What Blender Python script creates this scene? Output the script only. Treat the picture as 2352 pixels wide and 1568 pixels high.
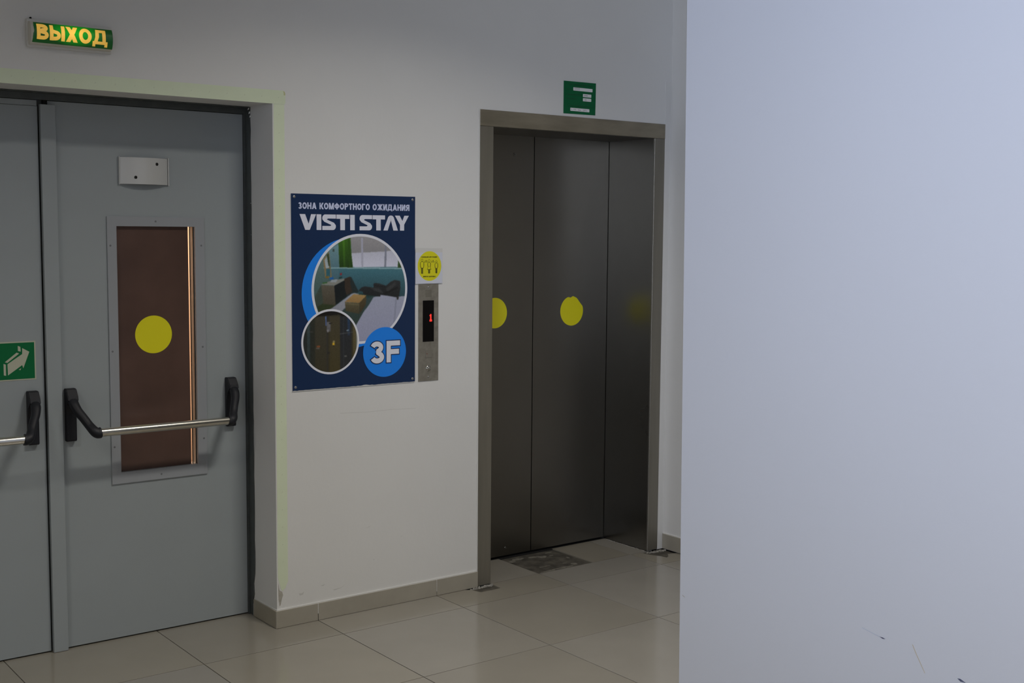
import bpy, bmesh, math, random
import numpy as np
from mathutils import Matrix, Vector
for o in list(bpy.data.objects): bpy.data.objects.remove(o, do_unlink=True)
SC = bpy.context.scene
COL = SC.collection
random.seed(7); rng = np.random.default_rng(5)

# ------------------------------------------------------------------ camera
cam = bpy.data.cameras.new('camera'); cam.sensor_width = 36; cam.sensor_fit = 'HORIZONTAL'
cam.lens = 2803.35 * 36 / 2352; cam.clip_start = .05; cam.clip_end = 60
co = bpy.data.objects.new('camera', cam); COL.objects.link(co)
Rm = Matrix(((0.7958820, 0.0477478, -0.6035661), (-0.6053983, 0.0760122, -0.7922847), (0.0080485, 0.9959630, 0.0894032)))
co.matrix_world = Matrix.Translation((-2.21877, -4.49979, 1.64096)) @ Rm.to_4x4()
SC.camera = co
# ------------------------------------------------------------------ world, lights, exposure
w = bpy.data.worlds.new('world'); SC.world = w; w.use_nodes = True
w.node_tree.nodes['Background'].inputs[0].default_value = (.75, .85, 1, 1)
w.node_tree.nodes['Background'].inputs[1].default_value = .15
SC.view_settings.view_transform = 'Standard'; SC.view_settings.look = 'None'
SC.view_settings.gamma = 1; SC.view_settings.use_curve_mapping = False
SC.view_settings.exposure = 0.0

def area(name, loc, target, sx, sy, power, color, spread=180):
    l = bpy.data.lights.new(name, 'AREA'); l.shape = 'RECTANGLE'; l.size = sx; l.size_y = sy
    l.energy = power; l.color = color; l.spread = math.radians(spread)
    o = bpy.data.objects.new(name, l); COL.objects.link(o); o.location = loc
    o.rotation_euler = (Vector(target) - Vector(loc)).to_track_quat('-Z', 'Y').to_euler()
    return o
area('ceiling_lamp_light', (.38, -1.95, 3.56), (.38, -1.95, 0), .6, .22, 32, (1, .945, .855), 123)
area('door_fill_light', (-3.1, -1.95, 3.56), (-3.1, -1.95, 0), .6, .22, 20, (1, .945, .855), 140)  # added fill for reveal, door and lower wall, no known lamp there
area('hall_fill_light', (-2.1, -4.5, 3.56), (-2.1, -4.5, 0), 1.2, .3, 30, (1, .945, .855), 128)  # added fill that lifts the ambient level, source invented
area('window_daylight', (-4.85, -6.2, 2.35), (0, -3.0, 2.4), 1.8, 1.6, 34, (.70, .79, 1.0), 50)
area('stair_lamp_light', (-.2, .95, 2.7), (0, 1.6, 1.0), .5, .5, 60, (1, .70, .50))

# ------------------------------------------------------------------ materials
def lin(c):
    c = c / 255.0
    return c / 12.92 if c <= .04045 else ((c + .055) / 1.055) ** 2.4
def alb(r, g, b, K=.42):
    c = [lin(v) / K for v in (r, g, b)]; k = min(1, .93 / max(c))
    return tuple(v * k for v in c)
def mat(name, col, rough=.6, metal=0, spec=.5, vary=0, vscale=6, bump=0, bscale=60, rvary=0, stretch=None,
        objvary=0, coat=0):
    m = bpy.data.materials.new(name); m.use_nodes = True
    nt = m.node_tree; N = nt.nodes; L = nt.links; b = N['Principled BSDF']
    b.inputs['Base Color'].default_value = (*col, 1); b.inputs['Roughness'].default_value = rough
    b.inputs['Metallic'].default_value = metal; b.inputs['Specular IOR Level'].default_value = spec
    b.inputs['Coat Weight'].default_value = coat
    tc = N.new('ShaderNodeTexCoord'); src = tc.outputs['Object']
    if objvary:
        geo = N.new('ShaderNodeNewGeometry'); src = geo.outputs['Position']
    if stretch:
        mp = N.new('ShaderNodeMapping'); mp.inputs['Scale'].default_value = stretch
        L.new(src, mp.inputs[0]); src = mp.outputs[0]
    last = None
    if vary or rvary:
        n = N.new('ShaderNodeTexNoise'); n.inputs['Scale'].default_value = vscale; n.inputs['Detail'].default_value = 4
        L.new(src, n.inputs[0])
        if vary:
            mr = N.new('ShaderNodeMapRange'); mr.inputs[1].default_value = .3; mr.inputs[2].default_value = .7
            mr.inputs[3].default_value = 1 - vary; mr.inputs[4].default_value = 1 + vary
            L.new(n.outputs[0], mr.inputs[0])
            mx = N.new('ShaderNodeVectorMath'); mx.operation = 'SCALE'; mx.inputs[0].default_value = col
            L.new(mr.outputs[0], mx.inputs['Scale']); last = mx.outputs[0]
        if rvary:
            mr2 = N.new('ShaderNodeMapRange'); mr2.inputs[1].default_value = .3; mr2.inputs[2].default_value = .7
            mr2.inputs[3].default_value = rough - rvary; mr2.inputs[4].default_value = rough + rvary
            L.new(n.outputs[0], mr2.inputs[0]); L.new(mr2.outputs[0], b.inputs['Roughness'])
    if objvary:
        oi = N.new('ShaderNodeObjectInfo')
        mr3 = N.new('ShaderNodeMapRange'); mr3.inputs[3].default_value = 1 - objvary; mr3.inputs[4].default_value = 1 + objvary
        L.new(oi.outputs['Random'], mr3.inputs[0])
        mx2 = N.new('ShaderNodeVectorMath'); mx2.operation = 'SCALE'; mx2.inputs[0].default_value = col
        if last: L.new(last, mx2.inputs[0])
        L.new(mr3.outputs[0], mx2.inputs['Scale']); last = mx2.outputs[0]
    if last: L.new(last, b.inputs['Base Color'])
    if bump:
        n2 = N.new('ShaderNodeTexNoise'); n2.inputs['Scale'].default_value = bscale; n2.inputs['Detail'].default_value = 3
        L.new(src, n2.inputs[0])
        bp = N.new('ShaderNodeBump'); bp.inputs['Strength'].default_value = bump; bp.inputs['Distance'].default_value = .002
        L.new(n2.outputs[0], bp.inputs['Height']); L.new(bp.outputs[0], b.inputs['Normal'])
    return m
def emis(name, col, s):
    m = mat(name, (.02, .02, .02)); b = m.node_tree.nodes['Principled BSDF']
    b.inputs['Emission Color'].default_value = (*col, 1); b.inputs['Emission Strength'].default_value = s
    return m
WALLC = (.74, .74, .73)
M_wall = mat('plaster', WALLC, .55, vary=.025, vscale=1.7, bump=.25, bscale=45, spec=.3)
M_ceil = mat('ceiling_paint', (.75, .75, .74), .8)
M_tile = mat('porcelain_tile', (.285, .272, .240), .15, spec=.5, vary=.035, vscale=3.5, objvary=.06, bump=.03, bscale=5)
def tile_hues(m, a, b):
    nt = m.node_tree; N = nt.nodes; L = nt.links; p = N['Principled BSDF']; src = p.inputs['Base Color'].links[0].from_socket
    oi = N.new('ShaderNodeObjectInfo'); ml = N.new('ShaderNodeMath'); ml.operation = 'MULTIPLY'; ml.inputs[1].default_value = 37.7
    fr = N.new('ShaderNodeMath'); fr.operation = 'FRACT'; L.new(oi.outputs['Random'], ml.inputs[0]); L.new(ml.outputs[0], fr.inputs[0])
    mx = N.new('ShaderNodeMix'); mx.data_type = 'VECTOR'; mx.inputs['A'].default_value = a; mx.inputs['B'].default_value = b
    L.new(fr.outputs[0], mx.inputs['Factor']); mm = N.new('ShaderNodeVectorMath'); mm.operation = 'MULTIPLY'
    L.new(src, mm.inputs[0]); L.new(mx.outputs['Result'], mm.inputs[1]); L.new(mm.outputs[0], p.inputs['Base Color'])
tile_hues(M_tile, (1.03, 1.03, 1.06), (.99, .955, .87))
M_grout = mat('grout', (.040, .034, .026), .9)
M_skirt = mat('skirting_tile', (.37, .345, .29), .28, vary=.06, vscale=9)
M_seal = mat('sealant', (.72, .72, .71), .5)
M_mortar = mat('mortar', (.075, .068, .055), .95, vary=.55, vscale=16, bump=1, bscale=40)
M_lump = mat('mortar_lump', (.27, .26, .235), .9, vary=.3, vscale=80, bump=1, bscale=60)
M_door = mat('grey_door_paint', (.335, .372, .392), .40, vary=.02, vscale=4, bump=.08, bscale=120)
M_frame = mat('dark_frame_paint', (.068, .078, .078), .45, vary=.12, vscale=20)
M_ring = mat('window_frame_paint', (.33, .35, .38), .4)
M_ringscrew = mat('painted_screw', (.16, .17, .18), .55)
M_steel = mat('brushed_steel', (.235, .22, .185), .42, metal=.6, vary=.10, vscale=7, rvary=.05, stretch=(3, 3, .25), bump=.04, bscale=90)
M_steeld = mat('brushed_steel_door', (.165, .155, .137), .36, metal=1, vary=.07, vscale=1.6, rvary=.02, bump=.015, bscale=40)
M_steelr = mat('brushed_steel_return', (.22, .21, .188), .30, metal=1, vary=.08, vscale=2, rvary=.03, bump=.015, bscale=40)
M_steelf = mat('smudged_steel_frame', (.28, .25, .19), .45, metal=.5, vary=.2, vscale=9, stretch=(.6, 1, 2.5), rvary=.08)
M_bar = mat('satin_stainless', (.62, .60, .54), .22, metal=1)
M_black = mat('black_plastic', (.010, .011, .016), .5, spec=.35)
M_alu = mat('anodised_aluminium', (.62, .63, .63), .45, metal=.4)
M_dark = mat('dark_void', (.006, .006, .006), .8)
M_yel = mat('yellow_vinyl', (.84, .78, .010), .42)
M_film = mat('brown_film', (.105, .060, .048), .28, vary=.18, vscale=5)
M_tape = mat('luminescent_tape', (.72, .80, .60), .45, vary=.02, vscale=12)
M_tapem = mat('tape_print', (.62, .68, .50), .5)
M_screw = mat('zinc_screw', (.33, .33, .33), .4, metal=.8)
M_white = mat('white_print', (.83, .83, .85), .4)
M_sgreen = mat('sign_green', (.001, .150, .045), .45, spec=.25)
M_sghost = mat('sign_black_print', (.010, .045, .022), .5)
M_cream = mat('photoluminescent_cream', (.52, .53, .42), .5)
M_ink = mat('black_ink', (.03, .03, .01), .5)
_pm = {}
def pm(r, g, b, K=.47, rough=.42):
    k = (r, g, b, K)
    if k not in _pm: _pm[k] = mat('print_%d' % len(_pm), alb(r, g, b, K), rough)
    return _pm[k]
def glassmat():
    m = bpy.data.materials.new('clear_glass'); m.use_nodes = True
    b = m.node_tree.nodes['Principled BSDF']
    b.inputs['Transmission Weight'].default_value = 1; b.inputs['Roughness'].default_value = .02
    b.inputs['IOR'].default_value = 1.45; b.inputs['Base Color'].default_value = (.95, .9, .85, 1)
    return m
M_glass = glassmat()
def attr_mat():
    m = bpy.data.materials.new('photo_print'); m.use_nodes = True
    nt = m.node_tree; a = nt.nodes.new('ShaderNodeAttribute'); a.attribute_name = 'Col'
    nt.links.new(a.outputs['Color'], nt.nodes['Principled BSDF'].inputs['Base Color'])
    nt.nodes['Principled BSDF'].inputs['Roughness'].default_value = .32
    return m
M_photo = attr_mat()

# ------------------------------------------------------------------ mesh helpers
WL = {}   # world origin of every object
class MB:
    def __init__(s): s.bm = bmesh.new()
    def box(s, x0, x1, y0, y1, z0, z1, bev=0, seg=2):
        vs = [s.bm.verts.new(p) for p in ((x0,y0,z0),(x1,y0,z0),(x1,y1,z0),(x0,y1,z0),(x0,y0,z1),(x1,y0,z1),(x1,y1,z1),(x0,y1,z1))]
        fs = [s.bm.faces.new([vs[i] for i in f]) for f in ((0,3,2,1),(4,5,6,7),(0,1,5,4),(1,2,6,5),(2,3,7,6),(3,0,4,7))]
        if bev:
            es = list({e for f in fs for e in f.edges})
            bmesh.ops.bevel(s.bm, geom=es, offset=bev, segments=seg, affect='EDGES', profile=.5)
        return s
    def prism(s, pts, h, axis='y', a=0, bev=0):
        """polygon pts extruded along axis from a to a+h. axis y: pts=(x,z); x: (y,z); z: (x,y)"""
        def P(p, t):
            return {'y': (p[0], t, p[1]), 'x': (t, p[0], p[1]), 'z': (p[0], p[1], t)}[axis]
        A = [s.bm.verts.new(P(p, a)) for p in pts]; B = [s.bm.verts.new(P(p, a + h)) for p in pts]
        n = len(pts); fs = [s.bm.faces.new(A), s.bm.faces.new(list(reversed(B)))]
        for i in range(n): fs.append(s.bm.faces.new((A[i], B[i], B[(i+1) % n], A[(i+1) % n])))
        bmesh.ops.recalc_face_normals(s.bm, faces=fs)
        if bev:
            es = list({e for f in fs[:2] for e in f.edges})
            bmesh.ops.bevel(s.bm, geom=es, offset=bev, segments=2, affect='EDGES')
        return s
    def tube(s, pts, rad, n=14, caps=True, sq=1):
        """swept round tube through pts; rad scalar or list of (rx, ry)"""
        rings = []; pts = [Vector(p) for p in pts]; up = None
        for i, p in enumerate(pts):
            d = (pts[min(i+1, len(pts)-1)] - pts[max(i-1, 0)]).normalized()
            if up is None: up = Vector((1, 0, 0)) if abs(d.x) < .8 else Vector((0, 0, 1))
            u = (up - d * up.dot(d)).normalized(); v = d.cross(u); up = u
            r = rad[i] if isinstance(rad, list) else rad
            rx, ry = r if isinstance(r, tuple) else (r, r)
            ring = []
            for k in range(n):
                t = 2 * math.pi * k / n; c, q = math.cos(t), math.sin(t)
                c = math.copysign(abs(c) ** sq, c); q = math.copysign(abs(q) ** sq, q)
                ring.append(s.bm.verts.new(p + u * rx * c + v * ry * q))
            rings.append(ring)
        fs = []
        for a, b in zip(rings, rings[1:]):
            for k in range(n): fs.append(s.bm.faces.new((a[k], a[(k+1) % n], b[(k+1) % n], b[k])))
        if caps: fs += [s.bm.faces.new(list(reversed(rings[0]))), s.bm.faces.new(rings[-1])]
        bmesh.ops.recalc_face_normals(s.bm, faces=fs)
        return s
    def lathe(s, cx, cz, y0, prof, n=24):
        """profile list of (r, dy) spun round the y axis line (cx, cz)"""
        rings = [[s.bm.verts.new((cx + r * math.cos(2*math.pi*k/n), y0 + dy, cz + r * math.sin(2*math.pi*k/n))) for k in range(n)] for r, dy in prof]
        fs = []
        for a, b in zip(rings, rings[1:]):
            for k in range(n): fs.append(s.bm.faces.new((a[k], a[(k+1) % n], b[(k+1) % n], b[k])))
        fs += [s.bm.faces.new(rings[0]), s.bm.faces.new(list(reversed(rings[-1])))]
        bmesh.ops.recalc_face_normals(s.bm, faces=fs)
        return s
    def flat(s, pts, y, h=.0002):
        return s.prism(pts, h, 'y', y)
    def ribbon(s, pts, wd, y, closed=False, f=None):
        """flat stroke in the x-z plane facing -y; f maps (x,z)->(x,y,z)"""
        n = len(pts); P = [Vector((p[0], p[1])) for p in pts]; Lf = []; Rt = []
        for i in range(n):
            if closed: d1 = (P[i] - P[i-1]).normalized(); d2 = (P[(i+1) % n] - P[i]).normalized()
            else:
                d1 = (P[i] - P[i-1]).normalized() if i > 0 else (P[1] - P[0]).normalized()
                d2 = (P[i+1] - P[i]).normalized() if i < n-1 else d1
            t = d1 + d2
            if t.length < 1e-6: t = d1
            t.normalize(); nrm = Vector((-t.y, t.x)); k = 1 / max(.62, nrm.dot(Vector((-d1.y, d1.x))))
            Lf.append(P[i] + nrm * wd/2 * k); Rt.append(P[i] - nrm * wd/2 * k)
        g = f or (lambda x, z: (x, y, z))
        a = [s.bm.verts.new(g(*p)) for p in Lf]; b = [s.bm.verts.new(g(*p)) for p in Rt]
        for i in range(n if closed else n-1):
            j = (i+1) % n; s.bm.faces.new((a[i], b[i], b[j], a[j]))
        return s
    def poly(s, pts, y, f=None):
        g = f or (lambda x, z: (x, y, z))
        s.bm.faces.new([s.bm.verts.new(g(*p)) for p in pts]); return s
    def out(s, name, m, parent=None, smooth=False, **props):
        me = bpy.data.meshes.new(name)
        vs = [v.co for v in s.bm.verts]
        c = Vector(((min(v.x for v in vs)+max(v.x for v in vs))/2, (min(v.y for v in vs)+max(v.y for v in vs))/2, min(v.z for v in vs)))
        bmesh.ops.translate(s.bm, verts=s.bm.verts, vec=-c)
        s.bm.to_mesh(me); s.bm.free()
        me.materials.append(m)
        if smooth:
            me.polygons.foreach_set('use_smooth', [True]*len(me.polygons))
            try: me.set_sharp_from_angle(angle=math.radians(40))
            except Exception: pass
        return link(name, me, c, parent, **props)
def link(name, me, c, parent=None, **props):
    o = bpy.data.objects.new(name, me); COL.objects.link(o)
    pw = WL[parent.name] if parent else Vector((0, 0, 0))
    o.parent = parent; o.location = Vector(c) - pw; WL[o.name] = Vector(c)
    for k, v in props.items(): o[k] = v
    return o
def empty(name, loc, **props):
    o = link(name, None, loc, None, **props); o.empty_display_size = .05; return o
def circ(cx, cz, r, n=48, a0=0, a1=2*math.pi): return [(cx + r*math.cos(a0+(a1-a0)*k/n), cz + r*math.sin(a0+(a1-a0)*k/n)) for k in range(n)]
def arc(cx, cz, rx, rz, d0, d1, n=9):
    return [(cx + rx*math.cos(math.radians(d0+(d1-d0)*k/(n-1))), cz + rz*math.sin(math.radians(d0+(d1-d0)*k/(n-1)))) for k in range(n)]

# ------------------------------------------------------------------ stroke lettering
def glyph(ch, t):
    a = t/2; T = 1-a; L = []
    def st(*p, c=False): L.append(('L', list(p), c))
    def dg(x0, z0, x1, z1, k=1.08): h = t*k/2; L.append(('P', [(x0-h, z0), (x0+h, z0), (x1+h, z1), (x1-h, z1)], 0))
    w = .72
    if ch in 'ОO0':
        w = .78 if ch != '0' else .6; L.append(('L', arc(w/2, .5, w/2-a, .5-a, 0, 345, 24), True))
    elif ch in 'СC': w = .72; st(*arc(w/2, .5, w/2-a, .5-a, 50, 310, 20))
    elif ch in 'З3':
        w = .60; st(*(arc(w*.47, .73, w*.47-a, .27-a, 165, -50, 14) + [(w*.50, .525)])); st(*([(w*.50, .525)] + arc(w*.5, .275, w*.5-a, .275-a, 48, -165, 14))); L.append(('P', [(w*.42, .455), (w*.56, .455), (w*.56, .585), (w*.42, .585)], 0))
    elif ch == 'Н': st((a, 0), (a, 1)); st((w-a, 0), (w-a, 1)); st((a, .5), (w-a, .5))
    elif ch in 'АA': w = .80; dg(a*1.1, 0, w/2, 1); dg(w-a*1.1, 0, w/2, 1); st((w*.25, .3), (w*.75, .3))
    elif ch == 'К': st((a, 0), (a, 1)); dg(w-.1, 0, t*1.35, .56, 1.25); dg(t*1.3, .42, w-.12, 1, 1.15)
    elif ch == 'М': w = .9; st((a, 0), (a, 1)); st((w-a, 0), (w-a, 1)); dg(w/2, 0, a*1.3, 1); dg(w/2, 0, w-a*1.3, 1)
    elif ch == 'Ф': w = .88; st((w/2, 0), (w/2, 1)); L.append(('L', arc(w/2, .52, w/2-a, .36-a, 0, 345, 24), True))
    elif ch in 'РP': w = .66; st((a, 0), (a, 1)); st(*([(a, T)] + arc(w*.52, .7, w*.48-a, .3-a, 90, -90, 10) + [(a, .4+a)]))
    elif ch in 'ТT': w = .66; st((w/2, 0), (w/2, 1)); st((0, T), (w, T))
    elif ch == 'Г': w = .58; st((a, 0), (a, T), (w, T))
    elif ch == 'Ж': w = 1.05; st((w/2, 0), (w/2, 1)); dg(.1, 0, w/2, .6); dg(w-.1, 0, w/2, .6); dg(w/2, .42, .12, 1); dg(w/2, .42, w-.12, 1)
    elif ch in 'ИЙ':
        st((a, 0), (a, 1)); st((w-a, 0), (w-a, 1)); dg(a*1.4, 0, w-a*1.4, 1, 1.15)
        if ch == 'Й': st((w*.3, 1.16), (w*.5, 1.1), (w*.7, 1.16))
    elif ch == 'Д':
        w = .92; b0 = .03
        L.append(('P', [(.0, b0), (w, b0), (w, b0+t*.86), (.0, b0+t*.86)], 0))
        L.append(('P', [(.0, b0-.15), (t*.8, b0-.15), (t*.8, b0+.02), (.0, b0+.02)], 0)); L.append(('P', [(w-t*.8, b0-.15), (w, b0-.15), (w, b0+.02), (w-t*.8, b0+.02)], 0))
        L.append(('P', [(w-t*1.45, .1), (w-t*.5, .1), (w-t*.5, 1), (w-t*1.45, 1)], 0))
        L.append(('P', [(.07, .16), (.07+t*.95, .16), (.18+t*.9, .5), (.16, .5)], 0)); L.append(('P', [(.16, .5), (.18+t*.9, .5), (.20+t*.9, 1), (.19, 1)], 0))
        L.append(('P', [(.19, 1-t*.86), (w-t*.6, 1-t*.86), (w-t*.6, 1), (.19, 1)], 0))
    elif ch == 'Я': w = .70; st((w-a, 0), (w-a, 1)); st(*([(w-a, T)] + arc(w*.48, .7, w*.48-a, .3-a, 90, 270, 10) + [(w-a, .4+a)])); dg(.1, 0, w*.48, .48, 1.2)
    elif ch in 'ВB': w = .70; st((a, 0), (a, 1)); st(*([(a, T)] + arc(w*.5, .75, w*.44-a, .25-a, 90, -90, 9) + [(a, .5)])); st(*([(a, .5+a*.3)] + arc(w*.55, .29, w*.45-a, .29-a, 90, -90, 9) + [(a, a)]))
    elif ch == 'Б': w = .68; st((w*.9, T), (a, T), (a, a)); st(*([(a, .58)] + arc(w*.52, .31, w*.48-a, .31-a, 90, -90, 9) + [(a, a)]))
    elif ch in 'ЫЬ':
        ww = .66; st((a, 0), (a, 1)); st(*([(a, .62)] + arc(ww*.52, .34, ww*.48-a, .34-a*1.2, 90, -90, 9) + [(a, a)]))
        w = ww
        if ch == 'Ы': st((ww+a+.02, 0), (ww+a+.02, 1)); w = ww+t+.02
    elif ch == 'Х': dg(a*1.2, 0, w-a*1.2, 1, 1.15); dg(w-a*1.2, 0, a*1.2, 1, 1.15)
    elif ch == 'Л': st((w-a, 0), (w-a, T), (.24, T)); st((.24, T), (.22, .4), (.14, a), (0, a))
    elif ch == 'Ю': w = 1.02; st((a, 0), (a, 1)); st((a, .5), (.4, .5)); L.append(('L', arc(.66, .5, .36-a, .5-a, 0, 345, 20), True))
    elif ch == 'Ц': st((a, 1), (a, a), (w-a, a), (w-a, 1)); st((w-a, a), (w+.06, a), (w+.06, -.16)); w = .8
    elif ch in 'ЕE': w = .6; st((w, T), (a, T), (a, a), (w, a)); st((a, .52), (w*.92, .52))
    elif ch == 'F': w = .6; st((w, T), (a, T), (a, 0)); st((a, .5), (w*.92, .5))
    elif ch == '1': w = .42; st((w*.6, 0), (w*.6, T)); st((w*.6, T), (0.02, .74))
    elif ch == '5': w = .56; st(*([(w*.95, T), (a*1.6, T), (a, .56)] + arc(w*.46, .33, w*.52-a, .33-a, 110, -150, 12)))
    elif ch == '2': w = .58; st(*(arc(w*.48, .72, w*.48-a, .28-a, 165, -30, 9) + [(a, a), (w, a)]))
    elif ch == '6': w = .6; L.append(('L', arc(w/2, .32, w/2-a, .32-a, 0, 345, 18), True)); st((a, .32), (a, .6), (w*.35, .9), (w*.85, T))
    elif ch == '-': w = .36; st((.02, .45), (w-.02, .45))
    elif ch == '.': w = .2; st((a, 0), (a, t))
    else: w = .34
    return w, L
import itertools
_eps = itertools.count()
def text(mb, s, x0, x1, z0, z1, y, t=.19, gap=.13, f=None, grow=0):
    """lettering filling x0..x1, z0..z1 (capital height)"""
    gl = [glyph(c, t) for c in s]; tot = sum(g[0] for g in gl) + gap*(len(s)-1)
    H = z1-z0; sx = (x1-x0)/tot; x = x0
    for wd, L in gl:
        for kind, pts, c in L:
            P = [(x + p[0]*sx, z0 + p[1]*H) for p in pts]
            e = next(_eps) % 24 * 3e-5
            g_ = (lambda x_, z_: (x_, y-e, z_)) if f is None else (lambda x_, z_: (f(x_, z_)[0], f(x_, z_)[1]-e, f(x_, z_)[2]))
            if kind == 'P':
                K = 6
                for q in range(K):
                    u0, u1 = q/K, (q+1)/K; m_ = lambda A, B, u: (A[0]+(B[0]-A[0])*u, A[1]+(B[1]-A[1])*u)
                    mb.poly([m_(P[0], P[3], u0), m_(P[1], P[2], u0), m_(P[1], P[2], u1), m_(P[0], P[3], u1)], y, g_)
            else:
                # draw in stretched space: scale stroke width with the mean scale
                Q = [P[0]]
                for a, b in zip(P, P[1:]):
                    k = max(1, int(math.hypot(b[0]-a[0], b[1]-a[1]) / (.2*H)))
                    for i in range(1, k+1): Q.append((a[0]+(b[0]-a[0])*i/k, a[1]+(b[1]-a[1])*i/k))
                if grow and not c:
                    for e_, n_ in ((0, 1), (-1, -2)):
                        d_ = math.hypot(Q[e_][0]-Q[n_][0], Q[e_][1]-Q[n_][1]); Q[e_] = (Q[e_][0]+(Q[e_][0]-Q[n_][0])/d_*grow/2, Q[e_][1]+(Q[e_][1]-Q[n_][1])/d_*grow/2)
                mb.ribbon(Q, t*(H*.5+sx*.5) + grow, y, c, g_)
        x += (wd+gap)*sx
    return mb

# =================================================================== STRUCTURE
YD, YE = .253, .337
mb = MB()                                                   # wall with the two openings
for (x0, x1, z0, z1) in ((-5, -1.62, 0, 3.6), (-1.62, 0, 2.145, 3.6), (0, 1.016, 0, 3.6), (1.016, 2.168, 2.188, 3.6), (2.168, 2.35, 0, 3.6)):
    mb.box(x0, x1, 0, .38, z0, z1)
wall_back = mb.out('wall_back', M_wall, kind='structure')
MB().box(2.21, 2.36, -7.0, -.0, 0, 3.6).out('wall_alcove', M_wall, kind='structure')
# wall on the right: its far end leans a little

yb = -2.3190; yt = yb + .01185*3.6
v = [(yb, 0), (yt, 3.6), (-7.2, 3.6), (-7.2, 0)]
wall_right = MB().prism(v, .16, 'x', 0, bev=.002).out('wall_right', mat('daylight_tinted_plaster', (.665, .69, .76), .6, vary=.012, vscale=1.2, bump=.2, bscale=50, spec=.3), kind='structure')  # wall white with the blue of the window daylight mixed into its colour
for nm, pts, m in (('scuff', [(-2.9213, .7668), (-2.9292, .7672), (-2.9371, .7657), (-2.930, .7642)], pm(60, 60, 80)),
                   ('scuff', [(-2.8757, .7752), (-2.9213, .7672), (-2.9213, .7662), (-2.8757, .7742)], pm(135, 142, 155)),
                   ('scuff', [(-3.0040, .7725), (-3.0058, .7718), (-3.0148, .7556), (-3.0380, .7190), (-3.0365, .7195), (-3.0130, .7560)], pm(140, 130, 110)),
                   ('scuff', [(-3.1135, .7310), (-3.1200, .7322), (-3.1325, .7275), (-3.1210, .7265)], pm(60, 65, 85)),
                   ('scuff', [(-2.3215, .7125), (-2.3300, .7090), (-2.3300, .7080), (-2.3215, .7112)], pm(120, 115, 105))):
    MB().prism(pts, .0004, 'x', -.0005).out(nm, m, wall_right)
MB().box(-5.1, -5.0, -7.2, 0, 0, 3.6).out('wall_left', M_wall, kind='structure')
MB().box(-5, 2.36, -7.35, -7.2, 0, 3.6).out('wall_front', M_wall, kind='structure')
MB().box(-5.1, 2.4, -7.35, 1.9, 3.6, 3.7).out('ceiling', M_ceil, kind='structure')
MB().box(-2.2, 1.0, 1.6, 1.7, 0, 3.6).box(.95, 1.0, .38, 1.6, 0, 3.6).box(-2.25, -2.2, .38, 1.7, 0, 3.6).out('wall_beyond', mat('warm_plaster', (.72, .60, .50), .7), kind='structure')

# floor slab + every tile
floor = MB().box(-5.1, 2.4, -7.35, 1.7, -.12, -.0075).out('floor', M_grout, kind='structure')
X0, R1, T, G = .1866, -.221, .6, .0034
tm = MB(); tm.box(-T/2+G/2, T/2-G/2, -T/2+G/2, T/2-G/2, -.0075, 0, bev=.0004, seg=1)
me_tile = bpy.data.meshes.new('tile'); tm.bm.to_mesh(me_tile); tm.bm.free(); me_tile.materials.append(M_tile)
for i in range(-9, 3):
    for j in range(0, 12):
        cx, cy = X0 + T*i + T/2, R1 - T*j - T/2
        if cx > 2.2 or cx < -5 or cy < -7.2: continue
        link('tile', me_tile, (cx, cy, 0), floor)
def tile(pts):
    """cut tile from an outline in x-y"""
    MB().prism(pts, .0075, 'z', -.0075).out('tile', M_tile, floor)
g = G/2
for j in range(0, 12):   # cut column at the alcove wall
    y1 = R1 - T*j - g; tile([(X0+3*T+g, y1-T+G), (2.21, y1-T+G), (2.21, y1), (X0+3*T+g, y1)])
# row between the grid and the wall / into the door recess
xs = [X0+T*k for k in range(-9, 3)]
for k in range(-9, 0):
    a, b = X0+T*k+g, X0+T*(k+1)-g
    if b < -1.62: tile([(a, R1+g), (b, R1+g), (b, -.001), (a, -.001)])
    elif a < -1.62: tile([(a, R1+g), (b, R1+g), (b, .30), (-1.62, .30), (-1.62, -.001), (a, -.001)])
    else:
        if b > 0: tile([(a, R1+g), (b, R1+g), (b, -.001), (-.001, -.001), (-.001, .30), (a, .30)])
        else: tile([(a, R1+g), (b, R1+g), (b, .30), (a, .30)])
tile([(X0+g, R1+g), (X0+T-g, R1+g), (X0+T-g, -.001), (X0+g, -.001)])
tile([(X0+T+g, R1+g), (X0+2*T-g, R1+g), (X0+2*T-g, .002), (1.098, .002), (1.094, -.08), (1.04, -.083), (.982, -.080), (.965, -.03), (.94, -.003), (X0+T+g, -.001)])
tile([(X0+2*T+g, R1+g), (X0+3*T-g, R1+g), (X0+3*T-g, .002), (X0+2*T+g, .002)])
tile([(X0+3*T+g, R1+g), (2.21, R1+g), (2.21, -.112), (2.15, -.10), (2.12, -.135), (2.10, -.145), (2.09, -.105), (2.065, -.06), (2.055, .002), (X0+3*T+g, .002)])
for a, b in ((1.05, X0+2*T-g), (1.733, X0+3*T-g), (X0+3*T+g, 2.14)):
    tile([(a, .0085), (b, .0085), (b, .330), (a, .330)])
MB().box(X0+2*T, 1.732, .004, .330, -.0075, -.0045).out('mortar_patch', M_mortar, floor)
MB().box(.95, 1.097, -.085, .0, -.0075, -.0045).out('mortar_patch', M_mortar, floor)
MB().box(2.05, 2.2, -.145, .0, -.0075, -.0045).out('mortar_patch', M_mortar, floor)
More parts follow.
